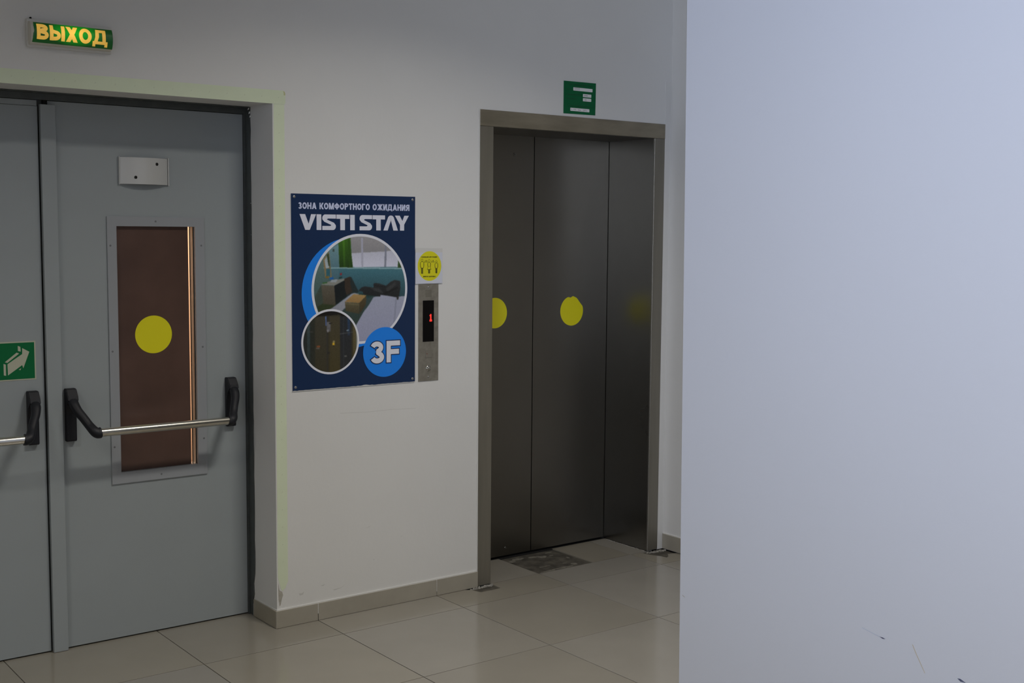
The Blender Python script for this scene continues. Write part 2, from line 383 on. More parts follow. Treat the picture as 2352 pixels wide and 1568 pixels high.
# crumbs and remains of light mortar
mb = MB()
def lump(mb, x, y, rx, ry, h, z=-.0047):
    n = 9; c = mb.bm.verts.new((x, y, z+h)); ring = []; mid = []
    for k in range(n):
        t = 2*math.pi*k/n; r = random.uniform(.7, 1.2)
        ring.append(mb.bm.verts.new((x+rx*r*math.cos(t), y+ry*r*math.sin(t), z)))
        mid.append(mb.bm.verts.new((x+rx*r*.65*math.cos(t), y+ry*r*.65*math.sin(t), z+h*random.uniform(.6, .95))))
    for k in range(n):
        j = (k+1) % n; mb.bm.faces.new((ring[k], ring[j], mid[j], mid[k])); mb.bm.faces.new((mid[k], mid[j], c))
for k in range(16):
    x = .975+.125*k/15; lump(mb, x, -.006-random.uniform(0, .012), random.uniform(.005, .012), random.uniform(.005, .009), random.uniform(.004, .0095))
for k in range(14):
    x = 2.09+.11*k/13; lump(mb, x, -.012-random.uniform(0, .02), random.uniform(.005, .013), random.uniform(.005, .010), random.uniform(.004, .0085))
for k in range(26):
    lump(mb, 2.093+random.uniform(-.003, .004), .02+.30*k/26, random.uniform(.003, .006), random.uniform(.007, .012), random.uniform(.001, .003), 0)
mb.out('mortar_crumbs', M_lump, floor, smooth=True, kind='stuff')
mb = MB()
for (x, y, rx, ry) in ((1.47, .28, .05, .018), (1.56, .268, .045, .014), (1.60, .245, .03, .02), (1.68, .292, .03, .01), (1.50, .10, .05, .005), (1.62, .09, .018, .007), (1.56, .03, .08, .012), (1.46, .025, .05, .010), (1.65, .05, .022, .02), (1.70, .16, .008, .02), (1.42, .26, .02, .015), (1.655, .24, .02, .006)):
    lump(mb, x, y, rx, ry, .0012)
mb.out('mortar_remains', mat('pale_mortar', (.17, .16, .135), .95, vary=.35, vscale=60), floor)

# baseboards
bb = empty('baseboard_back', (.5, 0, 0), kind='structure')
for a, b in ((-.008, .1852), (.1882, .7862), (.7882, 1.0155)):
    MB().box(a, b, -.0085, 0, .001, .0735, bev=.0007, seg=1).out('skirting_tile', M_skirt, bb)
MB().box(-.004, 1.0155, -.0045, 0, .0735, .0785).out('sealant_bead', M_seal, bb)
MB().box(.1855, .1879, -.0082, 0, .03, .0735).box(.7864, .788, -.0082, 0, .02, .0735).out('joint_filler', M_seal, bb)
bv = empty('baseboard_reveal', (-.004, .1, 0), kind='structure')
MB().box(-.0085, 0, .0005, .205, .001, .0735, bev=.0007, seg=1).out('skirting_tile', mat('skirting_tile_shaded', (.33, .30, .235), .3, vary=.06, vscale=9), bv)  # same tile, reveal shade put into a darker colour
MB().box(-.004, 0, -.001, .205, .0735, .078).out('sealant_bead', M_seal, bv)
br = empty('baseboard_right', (2.205, -1, 0), kind='structure')
for a, b in ((-.61, -.006), (-1.21, -.612), (-1.81, -1.212)):
    MB().box(2.2, 2.21, a, b, .004, .081, bev=.0007, seg=1).out('skirting_tile', M_skirt, br)
MB().box(2.205, 2.21, -3, -.003, .081, .085).out('sealant_bead', M_seal, br)
MB().box(2.168, 2.203, -.0035, 0.0, .002, 2.4).out('trim_1', M_seal, kind='structure')

# dark steel door frame
fr = empty('trim_2', (-.8, .26, 0), kind='structure')
MB().box(-.011, .02, .243, .31, 0, 2.15).out('frame_jamb', M_frame, fr)
MB().box(-1.64, -1.609, .243, .31, 0, 2.15).out('frame_jamb', M_frame, fr)
MB().box(-1.609, -.011, .243, .31, 2.118, 2.15).out('frame_head', M_frame, fr)
MB().box(-1.62, 0, .304, .312, 2.08, 2.15).box(-.03, .0, .304, .312, 0, 2.1).box(-1.62, -1.59, .304, .312, 0, 2.1).box(-1.62, 0, .27, .300, -.001, .0045).out('light_block', M_dark, fr)  # unseen strips added to stop warm light leaking round the leaves
def ragged(a0, a1, n, edge, amp):
    return [(a0+(a1-a0)*k/n, edge+random.uniform(-amp, amp)) for k in range(n+1)]
# painted flanges with an uneven brushed edge
r = ragged(.0, 2.143, 46, .201, .0022)
r = [(z, y + (.022 if z < .085 else 0) + (.010 if .085 < z < .16 else 0)) for z, y in r]
MB().prism([(y, z) for z, y in r] + [(.246, 2.143), (.246, 0)], .004, 'x', -.004).out('painted_flange', M_frame, fr)
r = ragged(-1.618, -.002, 40, .205, .004)
MB().prism([(x, y) for x, y in r] + [(-.002, .246), (-1.618, .246)], .004, 'z', 2.141).out('painted_flange', M_frame, fr)
mb = MB()
for x, z, s in ((-.006, 2.12, .006), (-.003, 2.105, .005), (-.010, 2.135, .005), (-.004, .066, .003), (-.004, .12, .0025), (-.004, 1.75, .002), (-.004, 1.62, .0015)):
    mb.flat([(x-s*.6, z-s), (x+s*.5, z-s*.4), (x+s*.7, z+s), (x-s*.2, z+s*.6)], .1985, .001)
mb.out('paint_chip', M_seal, fr)

# ------------------------------------------------------------------ doors
def leaf_boxes(mb, x0, x1, z0, z1, hx0, hx1, hz0, hz1, y0, y1):
    mb.box(x0, hx0, y0, y1, z0, z1).box(hx1, x1, y0, y1, z0, z1).box(hx0, hx1, y0, y1, z0, hz0).box(hx0, hx1, y0, y1, hz1, z1)
    return mb
def window_kit(door, hx0, hx1, hz0, hz1, gap_right=True):
    fx0, fx1, fz0, fz1 = hx0-.037, hx1+.040, hz0-.045, hz1+.038
    ring = leaf_boxes(MB(), fx0, fx1, fz0, fz1, hx0, hx1, hz0, hz1, YD-.006, YD).out('window_frame', M_ring, door)
    sw = []
    for (x, z) in ((fx0+.012, .78), (fx0+.012, 1.16), (fx0+.012, 1.575), (fx1-.014, .78), (fx1-.014, 1.16), (fx1-.014, 1.575), ((hx0+hx1)/2+.003, fz0+.02), ((hx0+hx1)/2-.003, fz1-.018)):
        MB().lathe(x, z, YD-.006, [(.0040, 0), (.0040, -.0004), (.0030, -.0006)], 12).out('screw', M_ringscrew, ring)
    MB().box(hx0, hx1, YD+.012, YD+.016, hz0, hz1).out('glass_pane', M_glass, door)
    MB().box(hx1-.0185, hx1-.0150, YD+.009, YD+.0115, hz0, hz1).box(hx1-.003, hx1, YD+.009, YD+.0115, hz0, hz1).out('glazing_bead', M_dark, door)
    MB().box(hx0, hx1-.0240, YD+.010, YD+.0115, hz0, hz1).out('tinted_film', M_film, door, label='reddish brown tinted film')
def smooth_path(pts, rad, k=4):
    P = [Vector(p) for p in pts]; O = []; R = []
    for i in range(len(P)-1):
        a, b, c, d = P[max(i-1, 0)], P[i], P[i+1], P[min(i+2, len(P)-1)]
        for q in range(k):
            t = q/k; O.append(.5*((2*b)+(c-a)*t+(2*a-5*b+4*c-d)*t*t+(3*b-a-3*c+d)*t**3))
            R.append(tuple(rad[i][n]*(1-t)+rad[i+1][n]*t for n in (0, 1)))
    return O+[P[-1]], R+[rad[-1]]
def push_bar(door, xa, xb, bar0, bar1, sign):
    """two bracket cases at xa and xb (centres), tube between"""
    zb, yb = .866, .112
    bar = MB().tube([(bar0, yb, zb), (bar1, yb, zb)], .0165, 28, caps=True).out('push_bar', M_bar, door, smooth=True)
    mx = (bar0+bar1)/2
    if sign: MB().lathe(0, 0, 0, [(.005, 0), (.005, -.002), (.003, -.003)], 10).out('bar_plug', M_screw, bar)
    for xc, sd in ((xa, 1), (xb, -1)):
        if xc is None: continue
        # base case: thicker at the top
        prof = [(YD, .822), (YD-.020, .822), (YD-.022, .828), (YD-.022, .93), (YD-.030, .965), (YD-.052, .985), (YD-.047, 1.0), (YD-.028, 1.024), (YD-.024, 1.027), (YD, 1.027)]
        MB().prism(prof, .040, 'x', xc-.020, bev=.0022).out('bracket_case', M_black, bar)
        e = bar0 if sd > 0 else bar1
        pts = [(xc, YD-.036, .986), (xc+.001*sd, YD-.056, .968), (xc+.008*sd, YD-.075, .945), (xc+.022*sd, YD-.096, .920), (xc+.036*sd, YD-.118, .893), (xc+.048*sd, yb+.002, .873), (xc+.060*sd, yb, zb), (e+.006*sd, yb, zb)]
        rad = [(.018, .012), (.018, .016), (.0165, .0165), (.0155, .0160), (.0155, .0155), (.0175, .0175), (.0200, .0200), (.0200, .0200)]
        pts, rad = smooth_path(pts, rad)
        MB().tube(pts, rad, 18, sq=.75).out('lever_arm', M_black, bar, smooth=True)
    return bar
# right leaf
d1 = empty('door_1', (-.41, YD, 0), kind='structure')
HX = (-.550, -.228, .676, 1.651)
leaf = leaf_boxes(MB(), -.800, -.0125, .006, 2.116, *HX, YD, YD+.05).out('door_leaf', M_door, d1)
MB().box(-.832, -.777, YD-.020, YD, .001, 2.101, bev=.0015).out('cover_strip', M_door, d1)
MB().box(-.817, -.806, YD-.004, YD+.02, 2.101, 2.119).out('latch_bolt', M_dark, d1)
window_kit(d1, *HX)
b = push_bar(d1, -.745, -.085, -.680, -.148, False)
# left leaf
d2 = empty('door_2', (-1.22, YD, 0), kind='structure')
HX2 = (-1.40, -1.08, .676, 1.651)
HX2 = (-1.42, -1.10, .676, 1.651)
leaf_boxes(MB(), -1.607, -.8375, .006, 2.094, *HX2, YD, YD+.05).out('door_leaf', M_door, d2)
MB().box(-1.607, -.839, YD+.0015, YD+.05, 2.0955, 2.116).out('top_rail', M_door, d2)
MB().box(-.8385, -.8005, YD+.012, YD+.05, .001, 2.118).out('dark_gap_backing', M_frame, d2)  # added backing, keeps the leaf gap dark and blocks light from behind
window_kit(d2, *HX2)
push_bar(d2, -1.53, -.886, -1.466, -.950, False)

# =================================================================== ELEVATOR
el = empty('elevator_entrance', (1.59, 0, 0), label='brushed steel elevator entrance with two closed sliding panels set in the white wall', category='elevator')
MB().box(1.0165, 2.1675, -.006, .333, 2.115, 2.1875, bev=.001, seg=1).out('header', M_steelf, el)
MB().box(1.0165, 1.092, -.004, .331, .004, 2.1145, bev=.001, seg=1).out('jamb', M_steel, el)
jr = MB().box(2.0965, 2.0975, .004, .334, .004, 2.1145).out('return_panel', M_steelr, el)
MB().box(1.092, 1.093, .004, .331, .004, 2.1145).out('return_panel', M_steelr, el)
MB().box(1.093, 2.0965, .004, .333, 2.1140, 2.115).out('soffit_panel', M_steelr, el)
MB().box(2.0975, 2.1675, -.004, .331, .004, 2.1145, bev=.001, seg=1).out('jamb', M_steel, el)
lp = MB().box(1.06, 1.5945, YE, YE+.03, .010, 2.14).out('sliding_panel', M_steeld, el)
rp = MB().box(1.5995, 2.12, YE, YE+.03, .010, 2.14).out('sliding_panel', M_steeld, el)
MB().lathe(1.473, 2.021, YE, [(.0092, 0), (.0090, -.0012), (.0075, -.0018), (.0060, -.0006)], 20).out('key_hole', M_steeld, lp, label='small round emergency keyhole')
MB().lathe(1.4735, 2.0215, YE-.0007, [(.0030, 0), (.0030, -.0002)], 12).out('key_slot', M_dark, lp)
mb = MB()
for (x, z, s) in ((1.431, .052, .0035), (1.437, .047, .002)):
    mb.flat([(x-s, z-s*.7), (x+s*.4, z-s*.2), (x+s, z+s), (x-s*.3, z+s*.3)], YE-.0006)
mb.out('paint_chip', M_seal, lp)
MB().box(1.092, 2.0975, YE-.014, YE+.05, -.0075, -.001).out('sill', M_dark, el)
MB().box(1.02, 2.16, YE+.03, YE+.042, .001, 2.18).out('shaft_backing', M_dark, el)

rz = [(1.0165, 0.08)] + [(1.0165, 2.188)] + [(1.0105+random.uniform(-.0015, .0025), 2.188-(2.108)*k/60) for k in range(61)]
MB().flat(rz, -.0027, .0024).out('paint_edge', M_seal, el)
rz = [(2.168, 2.1875), (1.0165, 2.1875)] + [(1.0165+1.1515*k/50, 2.1905+random.uniform(-.0015, .002)) for k in range(51)]
MB().flat(rz, -.0027, .0024).out('paint_edge', M_seal, el)
# stickers on the elevator, the door glass
def disc(name, cx, cz, r, y, m, notches=(), **p):
    pts = []
    for x, z in circ(cx, cz, r, 72):
        rr = 1.0
        for (ang, wd, dep) in notches:
            a = math.degrees(math.atan2(z-cz, x-cx)) % 360
            dd = abs((a-ang+180) % 360-180)
            if dd < wd: rr -= dep*(1-(dd/wd)**2)
        pts.append((cx+(x-cx)*rr, cz+(z-cz)*rr))
    return MB().flat(pts, y-.0006, .0006).out(name, m, None, **p)
disc('round_sticker', 1.357, 1.241, .0755, YE, M_yel, label='yellow round sticker on left elevator panel, half hidden behind the jamb', category='sticker')
disc('round_sticker', 1.853, 1.236, .0765, YE, M_yel, ((97, 10, .09), (42, 24, .10), (70, 12, .03)), label='yellow round sticker with chipped top edge on right elevator panel', category='sticker')
disc('round_sticker', -.402, 1.219, .0760, YD+.010, M_yel, label='plain yellow round sticker on brown door glass', category='sticker')

# =================================================================== SIGNS
# --- EXIT light box
ex = empty('exit_sign', (-.79, 0, 2.27), label='lit green curved exit box reading ВЫХОД high above the grey doors', category='sign')
ZC, HR = 2.3215, .0365
MB().box(-.942, -.645, -.010, 0, 2.274, 2.371, bev=.003).out('base_plate', mat('sign_housing', (.66, .66, .64), .45), ex)
def curve_y(z, d=.040): u = (z-ZC)/.0365; return -.010 - d*math.sqrt(max(0, 1-.62*u*u))*1.0
prof = [(-.010, ZC-.040)] + [(curve_y(z, .0365), z) for z in np.linspace(ZC-.0365, ZC+.0365, 13)] + [(-.010, ZC+.040)]
MB().prism(prof, .286, 'x', -.937).out('diffuser', mat('sign_diffuser', (.62, .60, .52), .4), ex, smooth=True)
def backlit(name, col, base, k0, k1):
    m = mat(name, base, .35); nt = m.node_tree; N = nt.nodes; L = nt.links; b = N['Principled BSDF']
    g = N.new('ShaderNodeNewGeometry'); mp = N.new('ShaderNodeMapping')    # glow painted as emission in place of a lamp tube, strongest in the middle
    mp.inputs['Location'].default_value = (.785*9.5, 0, -2.330*22); mp.inputs['Scale'].default_value = (9.5, 0, 22)
    L.new(g.outputs['Position'], mp.inputs[0])
    gr = N.new('ShaderNodeTexGradient'); gr.gradient_type = 'SPHERICAL'; L.new(mp.outputs[0], gr.inputs[0])
    mr = N.new('ShaderNodeMapRange'); mr.inputs[3].default_value = k0; mr.inputs[4].default_value = k1
    L.new(gr.outputs['Fac'], mr.inputs[0]); L.new(mr.outputs[0], b.inputs['Emission Strength'])
    b.inputs['Emission Color'].default_value = (*col, 1); return m
cf = lambda dz: (lambda x, z: (x, curve_y(z, .0365)-dz, z))
mb = MB(); zs = np.linspace(ZC-.0345, ZC+.0345, 14); xr = -.6525
for a, b_ in zip(zs, zs[1:]):
    n = 14
    for k in range(n):
        xa = -.932 + (xr+.932)*k/n; xb = -.932+(xr+.932)*(k+1)/n
        if k == 0: xa = -.932 + [.000, .0005, .001, .001, .0015, .002, .004, .005, .0045, .004, .0035, .004, .0045, .004][min(13, int(round((a-zs[0])/(zs[1]-zs[0]))))]
        mb.poly([(xa, a), (xb, a), (xb, b_), (xa, b_)], 0, cf(.0006))
# film wraps over the right end
bmesh.ops.remove_doubles(mb.bm, verts=mb.bm.verts, dist=.0003)
mb.out('green_film', backlit('green_film', (.0, .30, .004), (.001, .085, .018), .05, 1.15), ex, smooth=True)
prof2 = [(-.012, ZC-.0345)] + [(curve_y(z, .0365)-.0006, z) for z in np.linspace(ZC-.0345, ZC+.0345, 13)] + [(-.012, ZC+.0345)]
MB().prism(prof2, .0015, 'x', xr-.0005).out('film_edge', mat('film_edge_green', (.004, .09, .05), .4), ex)
text(MB(), 'ВЫХОД', -.9185, -.671, ZC-.0235, ZC+.0290, 0, .225, .055, cf(.0012)).out('lettering', backlit('amber_letters', (1, .56, .07), (.5, .35, .10), .42, 1.0), ex, label='glowing amber letters ВЫХОД')
MB().lathe(-.926, 2.374, 0, [(.004, 0), (.004, -.004), (.002, -.006)], 8).out('cable_stub', M_dark, ex)

# --- evacuation sign on left leaf
sg = empty('direction_sign', (-.94, YD, 1.07), label='green evacuation arrow sign with cream border on left grey door', category='sign')
MB().box(-1.016, -.8665, YD-.0012, YD, 1.0700, 1.2165).out('sign_plate', M_cream, sg)
MB().flat([(-1.011, 1.0745), (-.8715, 1.0745), (-.8715, 1.2115), (-1.011, 1.2115)], YD-.0016, .0004).out('green_field', M_sgreen, sg)
ya = YD-.0020
mb = MB()
for P in ([(-.921, 1.192), (-.9155, 1.191), (-.890, 1.176), (-.913, 1.115), (-.917, 1.127), (-.969, 1.091), (-.970, 1.133), (-.916, 1.1685), (-.9155, 1.191)][1:],
          [(-.979, 1.141), (-.936, 1.175), (-.927, 1.171), (-.970, 1.138)],
          [(-.984, 1.135), (-.976, 1.132), (-.976, 1.090), (-.984, 1.092)],
          [(-.931, 1.200), (-.922, 1.196), (-.921, 1.178), (-.931, 1.181)],
          [(-.930, 1.110), (-.921, 1.115), (-.924, 1.108)]):
    mb.flat(P, ya, .0004)
mb.out('arrow', M_cream, sg, label='cream block arrow pointing up right')

# --- plate on right door
pl = empty('door_plate', (-.435, YD, 1.81), label='blank silver plate with two small holes on grey door above its window', category='plate')
mb = MB(); n = 16; rows = []
for k in range(n+1):
    u = -1+2*k/n; rows.append((-.533+.193*k/n, YD-.006-.022*(1-u*u)))
vs = [(x, y) for x, y in rows] + [(x, y+.0025) for x, y in reversed(rows)]
mb.prism(vs, .104, 'z', 1.8155).out('plate', M_alu, pl, smooth=True)
MB().box(-.3385, -.3345, YD-.011, YD, 1.813, 1.922, bev=.0006, seg=1).out('end_cap', M_alu, pl)
MB().box(-.5365, -.5335, YD-.012, YD, 1.813, 1.922, bev=.0006, seg=1).out('end_cap', M_alu, pl)
MB().box(-.534, -.338, YD-.005, YD, 1.8150, 1.9205).out('back_plate', mat('plate_backing', (.10, .10, .10), .6), pl)
for x, z in ((-.389, 1.896), (-.4755, 1.842)):
    u = (x+.533)/.193*2-1; MB().lathe(x, z, YD-.006-.022*(1-u*u)-.0003, [(.0062, 0), (.0062, -.0006), (.0038, -.0012)], 16).out('screw_hole', M_dark, pl)

# --- plaque over the elevator
pq = empty('elevator_plaque', (1.6, 0, 2.2), label='small green notice with four white fields above the elevator header', category='sign')
MB().prism([(1.503, 2.2005), (1.70, 2.2025), (1.702, 2.354), (1.503, 2.352)], .003, 'y', -.003).out('plaque_board', mat('plaque_green', (.001, .125, .042), .5, spec=.25, vary=.06, vscale=30), pq)
for a, b_, c, d in ((1.560, 1.680, 2.3105, 2.3255), (1.6205, 1.6725, 2.2840, 2.2985), (1.6205, 1.6725, 2.2645, 2.2790), (1.543, 1.662, 2.2145, 2.2290)):
    MB().prism([(a+.002, c), (b_-.001, c), (b_, c+.002), (b_, d-.001), (b_-.002, d), (a+.001, d), (a, d-.002), (a, c+.001)], .0004, 'y', -.0034).out('white_field', M_white, pq)
inkm = mat('pen_ink', (.12, .12, .13), .6)
def scribble(mb, x0, x1, z0, z1, n, y, wd=.0010):
    """handwriting too small to read: loops like the pen left them"""
    for k in range(n):
        cx = x0+(x1-x0)*(k+.5)/n; w_ = (x1-x0)/n*.36
        mb.ribbon([(cx-w_, random.uniform(z0, z1)), (cx-w_*.2, z1-random.uniform(0, .002)), (cx+w_*.6, (z0+z1)/2+random.uniform(-.002, .002)), (cx, z0+random.uniform(0, .002)), (cx+w_, z0+random.uniform(0, .003))], wd, y)
mb = MB(); scribble(mb, 1.566, 1.600, 2.3135, 2.330, 4, -.0036); scribble(mb, 1.626, 1.650, 2.2885, 2.2945, 3, -.0036, .0015)
scribble(mb, 1.630, 1.643, 2.2675, 2.2755, 2, -.0036); scribble(mb, 1.546, 1.555, 2.2185, 2.2265, 1, -.0036)
scribble(mb, 1.560, 1.580, 2.2185, 2.2255, 3, -.0036); scribble(mb, 1.589, 1.609, 2.2175, 2.2255, 3, -.0036); scribble(mb, 1.620, 1.646, 2.2175, 2.2260, 4, -.0036)
mb.out('handwriting', inkm, pq, kind='stuff')
mb = MB()
for (a, b_, z, h, n) in ((1.534, 1.682, 2.3375, .0055, 17), (1.523, 1.550, 2.3155, .004, 4), (1.522, 1.612, 2.2905, .004, 14), (1.520, 1.585, 2.2710, .004, 10), (1.536, 1.676, 2.2385, .0045, 20), (1.676, 1.690, 2.2690, .004, 2)):
    scribble(mb, a, b_, z-h/2, z+h/2, n, -.0032, .0016)
mb.out('faded_lettering', M_sghost, pq, kind='stuff')

# --- social distancing sticker
ss = empty('distancing_sticker', (.743, 0, 1.41), label='square white sheet with yellow circle of three people above the call panel', category='sticker')
MB().prism([(.6735, 1.411), (.8145, 1.4125), (.8145, 1.5485), (.6735, 1.5475)], .0006, 'y', -.0048).out('paper', mat('cool_white_paper', (.66, .69, .80), .45), ss)
MB().prism([(.6735, 1.5475), (.8145, 1.5485), (.8145, 1.566), (.6735, 1.568)], .0004, 'y', -.0046).out('laminate_edge', mat('laminate', (.66, .66, .65), .35), ss)
MB().prism([(.675, 1.42), (.80, 1.42), (.80, 1.55), (.675, 1.55)], .0041, 'y', -.0041).out('adhesive_pad', M_seal, ss)
cx_, cz_ = .7465, 1.4885
MB().flat([(cx_+.0620*math.cos(t), cz_+.0650*math.sin(t)) for t in np.linspace(0, 2*math.pi, 64, endpoint=False)], -.0050, .0002).out('yellow_circle', mat('yellow_print', (.74, .70, .012), .4), ss)
def zs_(a, b_):   # 1220x1568 crop of (950..1020, 565..655)
    return (.6675 + (a/1220)*.1605, 1.5775 - (b_/1568)*.1745)
mb = MB(); yy = -.0053
(xa, za) = zs_(265, 465); (xb, zb_) = zs_(900, 420); text(mb, 'СОБЛЮДАЙ ДИСТАНЦИЮ', xa, xb, za, zb_, yy, .24, .12)
(xa, za) = zs_(345, 1235); (xb, zb_) = zs_(835, 1188); text(mb, 'БЕРЕГИ ЗДОРОВЬЕ', xa, xb, za, zb_, yy, .24, .12)
W1 = .0024
def man(mb, cx, top, s, dress=False):
    P = lambda dx, dy: zs_(cx+dx*s, top+dy*s)
    mb.ribbon([P(42*math.cos(t), 48+48*math.sin(t)) for t in np.linspace(0, 2*math.pi, 16, endpoint=False)], .0013, yy, True)
    if not dress:
        mb.ribbon([P(-62, 130), P(-70, 200), P(-66, 300), P(-40, 360), P(0, 372)], W1, yy)
        mb.ribbon([P(62, 130), P(70, 200), P(66, 300), P(40, 360), P(0, 372)], W1, yy)
        mb.ribbon([P(-62, 130), P(-30, 112), P(30, 112), P(62, 130)], .0012, yy)
        mb.ribbon([P(-26, 370), P(-24, 590)], .0032, yy); mb.ribbon([P(26, 370), P(24, 590)], .0032, yy); mb.ribbon([P(0, 380), P(0, 590)], .0016, yy)
    else:
        mb.ribbon([P(-50, 130), P(-62, 190), P(-56, 270)], W1, yy); mb.ribbon([P(50, 130), P(62, 190), P(56, 270)], W1, yy)
        mb.ribbon([P(-22, 250), P(-78, 385), P(78, 385), P(22, 250)], W1*.8, yy); mb.ribbon([P(-50, 130), P(-25, 112), P(25, 112), P(50, 130)], .0012, yy)
        mb.ribbon([P(-24, 385), P(-22, 545)], .0032, yy); mb.ribbon([P(24, 385), P(22, 545)], .0032, yy); mb.ribbon([P(0, 385), P(0, 545)], .0016, yy)
man(mb, 303, 520, .98); man(mb, 583, 545, 1.0, True); man(mb, 872, 590, .84)
for c in (450, 727):
    mb.ribbon([zs_(c-65, 640), zs_(c+65, 640)], .0016, yy)
    for sg_ in (-1, 1): mb.poly([zs_(c+sg_*72, 640), zs_(c+sg_*48, 620), zs_(c+sg_*48, 660)][::sg_], yy)
    (xa, za) = zs_(c-38, 610); (xb, zb_) = zs_(c+38, 565); text(mb, '1.5', xa, xb, za, zb_, yy, .28, .14)
mb.out('print', M_ink, ss)

# --- call panel
cp = empty('call_panel', (.742, 0, .98), label='narrow steel elevator call panel with red digit 1 beside the blue poster', category='panel')
face = MB().box(.690, .7955, -.003, 0, .9805, 1.4105, bev=.0008, seg=1).out('face_plate', mat('scratched_steel', (.30, .285, .25), .42, metal=.55, vary=.16, vscale=40), cp)
MB().box(.7125, .7710, -.0045, -.003, 1.1555, 1.3375, bev=.0005, seg=1).out('display', mat('display_glass', (.004, .0035, .004), .3, spec=.12), cp)
mb = MB(); px = .0019
digit = ['..XX..', '.XXX..', '..XX..', '..XX..', '..XX..', '..XX..', '.XXXX.', '.XXXX.']
for r_, row in enumerate(digit):
    for c_, ch in enumerate(row):
        if ch == 'X':
            x = .7495+(c_-1.6)*.0030; z = 1.2765-r_*.0040
            mb.box(x, x+.0030, -.0049, -.0045, z-.0040, z)
mb.out('display_digit', emis('red_led', (1, .02, .012), 2.2), cp, label='lit red digit 1')
mb = MB()
for r_ in range(6):
    z = 1.353+r_*.0055; mb.box(.7265, .758, -.0036, -.003, z, z+.0032)
mb.out('speaker_grille', mat('grille_steel', (.21, .20, .165), .6, metal=.4), cp)
for z in (1.3955, .9985):
    MB().lathe(.7425, z, -.003, [(.0042, 0), (.0042, -.001), (.0025, -.002)], 14).out('screw', M_screw, cp)
MB().box(.727, .761, -.0042, -.003, 1.0835, 1.1145, bev=.001).out('call_button', mat('button_steel', (.30, .285, .25), .36, metal=.6), cp)
MB().lathe(.7345, 1.1015, -.0042, [(.0022, 0), (.0018, -.0008)], 10).out('button_lamp', mat('red_lens', (.22, .035, .02), .3), cp)
ks = MB().lathe(.7425, 1.0365, -.003, [(.0125, 0), (.0122, -.002), (.0095, -.004), (.0075, -.0075), (.004, -.009)], 24).out('key_switch', mat('polished_steel', (.45, .44, .42), .12, metal=1), cp, smooth=True)

# --- poster
po = empty('poster', (.374, 0, .98), label='blue poster with white lettering, room photograph and 3F mark between the doors', category='poster')
NAVY = (4, 27, 58)
bot = [(.077+.594*k/60, .9835+random.uniform(-.0006, .0012)+(.002 if 33 < k < 37 else 0)) for k in range(61)]
MB().box(.0775, .6705, -.0035, 0, .9805, 1.7885).out('backing_board', M_seal, po)
MB().prism([(.0765, 1.789), (.6715, 1.789)][::-1] + bot, .0010, 'y', -.0045).out('printed_sheet', pm(*NAVY), po)
Y = -.0045
BIG, BIGB, SML, TF = (.3985, 1.3950, .2325), (.3535, 1.3790, .2325), (.2535, 1.1785, .1365), (.5165, 1.1215, .1075)
MB().flat(circ(*BIGB, 72), Y-.0003).out('blue_circle', pm(14, 100, 185), po)
MB().flat(circ(*BIG, 72), Y-.0006).out('white_circle', pm(186, 188, 197), po)
MB().flat(circ(*SML, 60), Y-.0012).out('white_circle', pm(186, 188, 197), po)
MB().flat(circ(*TF, 60), Y-.0012).out('blue_circle', pm(14, 100, 185), po)
